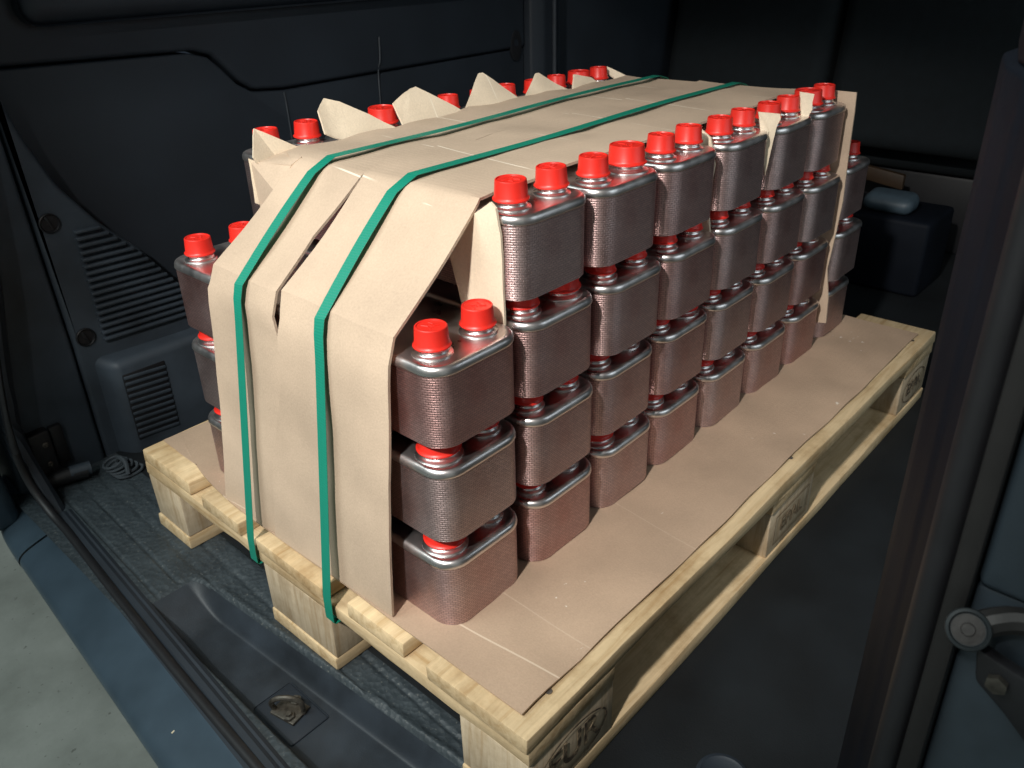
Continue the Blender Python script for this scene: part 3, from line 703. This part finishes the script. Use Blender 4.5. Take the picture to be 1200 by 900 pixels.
right = strip('cardboard_strip', ST, interp([(0, 0.4245), (14, 0.4245), (15, 0.4195), (18, 0.4185), (21, 0.4235), (22, 0.427), (24, 0.405), (26, 0.396), (30, 0.392), (34, 0.392), (36, 0.387), (40, 0.393), (46, 0.434), (NS, 0.446)]),
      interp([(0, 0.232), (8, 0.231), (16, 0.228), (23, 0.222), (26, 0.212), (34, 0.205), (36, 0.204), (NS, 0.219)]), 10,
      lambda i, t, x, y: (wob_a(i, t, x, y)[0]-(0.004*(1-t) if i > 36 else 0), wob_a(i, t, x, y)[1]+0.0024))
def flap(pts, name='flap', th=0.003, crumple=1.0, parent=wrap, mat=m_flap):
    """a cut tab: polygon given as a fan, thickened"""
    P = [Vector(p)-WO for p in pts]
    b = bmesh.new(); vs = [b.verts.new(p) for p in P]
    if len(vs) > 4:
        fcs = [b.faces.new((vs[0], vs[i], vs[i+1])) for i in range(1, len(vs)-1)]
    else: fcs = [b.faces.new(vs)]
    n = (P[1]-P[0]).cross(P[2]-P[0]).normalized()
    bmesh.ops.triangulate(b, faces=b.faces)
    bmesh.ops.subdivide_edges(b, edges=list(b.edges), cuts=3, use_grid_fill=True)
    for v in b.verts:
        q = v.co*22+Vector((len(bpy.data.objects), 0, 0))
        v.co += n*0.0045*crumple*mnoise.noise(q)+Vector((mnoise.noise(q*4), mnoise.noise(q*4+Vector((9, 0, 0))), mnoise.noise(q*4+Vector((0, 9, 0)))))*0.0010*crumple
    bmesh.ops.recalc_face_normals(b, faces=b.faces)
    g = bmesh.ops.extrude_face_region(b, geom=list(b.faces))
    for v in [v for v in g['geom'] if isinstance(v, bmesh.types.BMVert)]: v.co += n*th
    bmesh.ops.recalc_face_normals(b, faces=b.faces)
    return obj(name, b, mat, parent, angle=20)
YB = 0.590
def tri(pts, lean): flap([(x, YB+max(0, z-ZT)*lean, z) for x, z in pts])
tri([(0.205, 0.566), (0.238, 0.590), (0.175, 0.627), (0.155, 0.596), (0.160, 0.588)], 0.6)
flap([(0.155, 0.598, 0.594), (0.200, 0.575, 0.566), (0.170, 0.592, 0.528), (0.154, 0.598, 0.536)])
flap([(0.158, 0.602, 0.588), (0.242, 0.592, 0.5985), (0.188, 0.528, 0.5985), (0.172, 0.530, 0.592)], crumple=0.4, mat=m_card)
flap([(0.157, 0.600, 0.590), (0.174, 0.530, 0.592), (0.150, 0.532, 0.556), (0.155, 0.590, 0.526)], crumple=0.4, mat=m_card)
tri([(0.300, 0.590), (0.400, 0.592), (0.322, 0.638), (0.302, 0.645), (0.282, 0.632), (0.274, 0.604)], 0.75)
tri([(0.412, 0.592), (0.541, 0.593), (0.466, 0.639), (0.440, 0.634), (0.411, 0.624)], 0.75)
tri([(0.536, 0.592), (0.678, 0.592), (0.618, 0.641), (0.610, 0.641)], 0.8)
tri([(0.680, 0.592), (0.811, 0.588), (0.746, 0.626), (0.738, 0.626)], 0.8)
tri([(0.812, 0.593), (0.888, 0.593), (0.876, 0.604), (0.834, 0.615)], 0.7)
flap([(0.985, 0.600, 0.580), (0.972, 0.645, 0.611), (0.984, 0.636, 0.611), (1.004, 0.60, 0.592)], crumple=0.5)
# tabs on the camera side hanging between the stacks
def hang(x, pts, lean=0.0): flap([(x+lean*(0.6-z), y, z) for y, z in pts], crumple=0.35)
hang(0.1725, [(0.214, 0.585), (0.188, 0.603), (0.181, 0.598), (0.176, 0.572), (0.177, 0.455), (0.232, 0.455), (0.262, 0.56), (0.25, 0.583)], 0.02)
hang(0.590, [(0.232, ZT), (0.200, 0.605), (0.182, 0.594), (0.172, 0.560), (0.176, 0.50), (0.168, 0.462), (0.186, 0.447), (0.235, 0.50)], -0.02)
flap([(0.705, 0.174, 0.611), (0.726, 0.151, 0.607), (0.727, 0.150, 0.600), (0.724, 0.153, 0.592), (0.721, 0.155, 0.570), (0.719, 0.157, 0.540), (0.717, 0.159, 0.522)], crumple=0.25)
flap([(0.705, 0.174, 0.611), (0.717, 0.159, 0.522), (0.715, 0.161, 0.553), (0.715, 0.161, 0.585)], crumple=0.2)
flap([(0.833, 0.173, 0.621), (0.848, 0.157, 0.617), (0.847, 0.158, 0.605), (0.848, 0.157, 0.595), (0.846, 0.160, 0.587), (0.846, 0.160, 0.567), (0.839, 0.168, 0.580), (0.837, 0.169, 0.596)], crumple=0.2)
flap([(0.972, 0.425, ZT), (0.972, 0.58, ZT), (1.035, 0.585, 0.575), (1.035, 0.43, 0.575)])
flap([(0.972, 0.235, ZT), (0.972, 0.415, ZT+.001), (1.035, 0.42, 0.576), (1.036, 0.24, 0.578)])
def band(pts, th=0.003):
    P = [Vector(p) for p in pts]
    g = []
    for i in range(0, len(P), 2): g.append([P[i].lerp(P[i+1], t/3)-WO for t in range(4)])
    return obj('flap', shell(g, th), m_card, wrap, angle=28)
band([(1.004, .235, .600), (1.004, .152, .599), (1.003, .235, .570), (1.003, .150, .568), (1.004, .22, .50), (1.004, .149, .50), (1.004, .19, .42), (1.004, .146, .42), (1.003, .18, .36), (1.003, .149, .36), (1.004, .175, .31), (1.003, .154, .295), (1.004, .174, .25), (1.003, .144, .24), (1.004, .175, .185), (1.003, .141, .192)])

# ------------------------------------------------------------------ straps
def strap(label, path_y, lift):
    w = 0.0078; pts = []
    for i, (x, z) in enumerate(ST[:37]): pts.append((i, x, z))
    path = [(1.08, 0.15, 0), (1.075, 0.40, 0), (1.055, 0.56, 0), (1.00, 0.5905, 0)]
    path += [(x, z, i) for i, x, z in pts if i < 25]
    path = path[:]
    out = []
    for x, z, i in path:
        y = path_y(x, z); dz = wob_a(i, 0.5, x, y)[1] if i else 0
        out.append((x, y, z+0.0078+0.0012*math.sin(x*11)))
    sl0 = Vector((0.1830, 0, ZT+0.0070)); sl1 = Vector((0.0400, 0, 0.4900))
    for k in range(1, 10):
        p = sl0.lerp(sl1, k/9); p.z += 0.003*math.sin(k/9*math.pi); p.x -= 0.002; out.append((p.x, path_y(p.x, p.z), p.z))
    kn = Vector((0.0320, 0, 0.474)); bt = Vector((-0.0045, 0, 0.140))
    for k in range(0, 13):
        p = kn.lerp(bt, k/12); out.append((p.x, path_y(p.x, p.z), p.z))
    for x, z in ((-0.0048, 0.118), (-0.0045, 0.102), (-0.0015, 0.0985), (0.02, 0.0975), (0.16, 0.0965)): out.append((x, path_y(x, z), z))
    P = [Vector(p) for p in out]; base = P[-3]
    b = bmesh.new(); lay = b.loops.layers.uv.new('UVMap'); rows = []; acc = 0
    for i, p in enumerate(P):
        d = (P[min(i+1, len(P)-1)]-P[max(i-1, 0)]).normalized(); s = Vector((0, 1, 0)); s = (s-d*s.dot(d)).normalized(); n = d.cross(s).normalized()
        if i: acc += (P[i]-P[i-1]).length
        tw = 0.0
        q = p-base
        rows.append(([b.verts.new(q+s*w*a+n*0.00035*c) for a, c in ((-1, 1), (1, 1), (1, -1), (-1, -1))], acc))
    for (A, va), (B, vb) in zip(rows, rows[1:]):
        for k in range(4):
            fc = b.faces.new((A[k], A[(k+1) % 4], B[(k+1) % 4], B[k]))
            for lp, (uu, vv) in zip(fc.loops, ((0, va), (w*2, va), (w*2, vb), (0, vb))): lp[lay].uv = (uu, vv)
    b.faces.new(rows[0][0][::-1]); b.faces.new(rows[-1][0])
    bmesh.ops.recalc_face_normals(b, faces=b.faces)
    o = obj('packing_strap', b, m_strap, angle=25); o.location = base
    o['label'] = label; o['category'] = 'strap'; o['group'] = 'green packing straps around the load'
    return o
def ly(x, z):
    if x > 0.185: return 0.476+(x-0.185)*0.05
    if z > 0.47: return 0.462+(z-0.47)*0.12
    return 0.462+(0.47-z)*0.055
def ry(x, z):
    if x > 0.185: return 0.328+(x-0.185)*0.03
    if z > 0.47: return 0.306+(z-0.47)*0.19
    return 0.306+(0.47-z)*0.025
strap('green packing strap over the narrower cardboard strip, the one farther from the caps in front', ly, 1.0)
strap('green packing strap down the middle of the wide cardboard strip beside the front caps', ry, 1.0)

# ------------------------------------------------------------------ small loose things
t = thing('cord_bundle', 'grey cord tied in a small bundle on the van floor behind the pallet corner', 'cord', (0.03, 0.99, 0.0))
loops = []
for k in range(5):
    a = k*0.5; pts = []
    for i in range(9):
        s = 2*math.pi*i/8; pts.append((0.024*math.cos(s)*(1-.08*k)-0.004*k+0.005, (0.010+0.002*k)*math.sin(s)+0.006*(k-2), 0.007+0.004*k+0.004*math.sin(s+a)))
    loops.append(tube_bm(pts, 0.0026, 7, 3))
obj('cord_loop', join(loops), m_cord, t)
obj('cord_knot', tube_bm([(-0.002, -0.022, 0.008), (0.002, -0.012, 0.026), (0.0, 0.006, 0.03), (-0.002, 0.022, 0.012)], 0.0042, 8, 4), m_cord, t)
b = xf(box_bm(-0.010, 0.010, -0.0011, 0.0011, 0, 0.0014, 0.0003), Matrix.Rotation(rad(12), 4, 'Z'))
o = obj('wood_splinter', b, m_straw); o['label'] = 'tiny pale wood splinter lying on the painted van sill'; o['category'] = 'splinter'
o.location = (-0.171, 0.43, -0.026)
b = box_bm(-0.035, 0.045, -0.062, 0.060, 0, 0.05, 0.022, 5)
for v in b.verts: v.co.z *= 0.7+0.3*math.sin(v.co.x*20+1)
o = obj('plastic_bag', b, m_bag); o['label'] = 'small pale blue grey bag lying on the dark step beyond the pallet'; o['category'] = 'bag'; o.location = (1.93, 0.375, 0.15)
o.location = (1.755, 0.300, 0.1955)
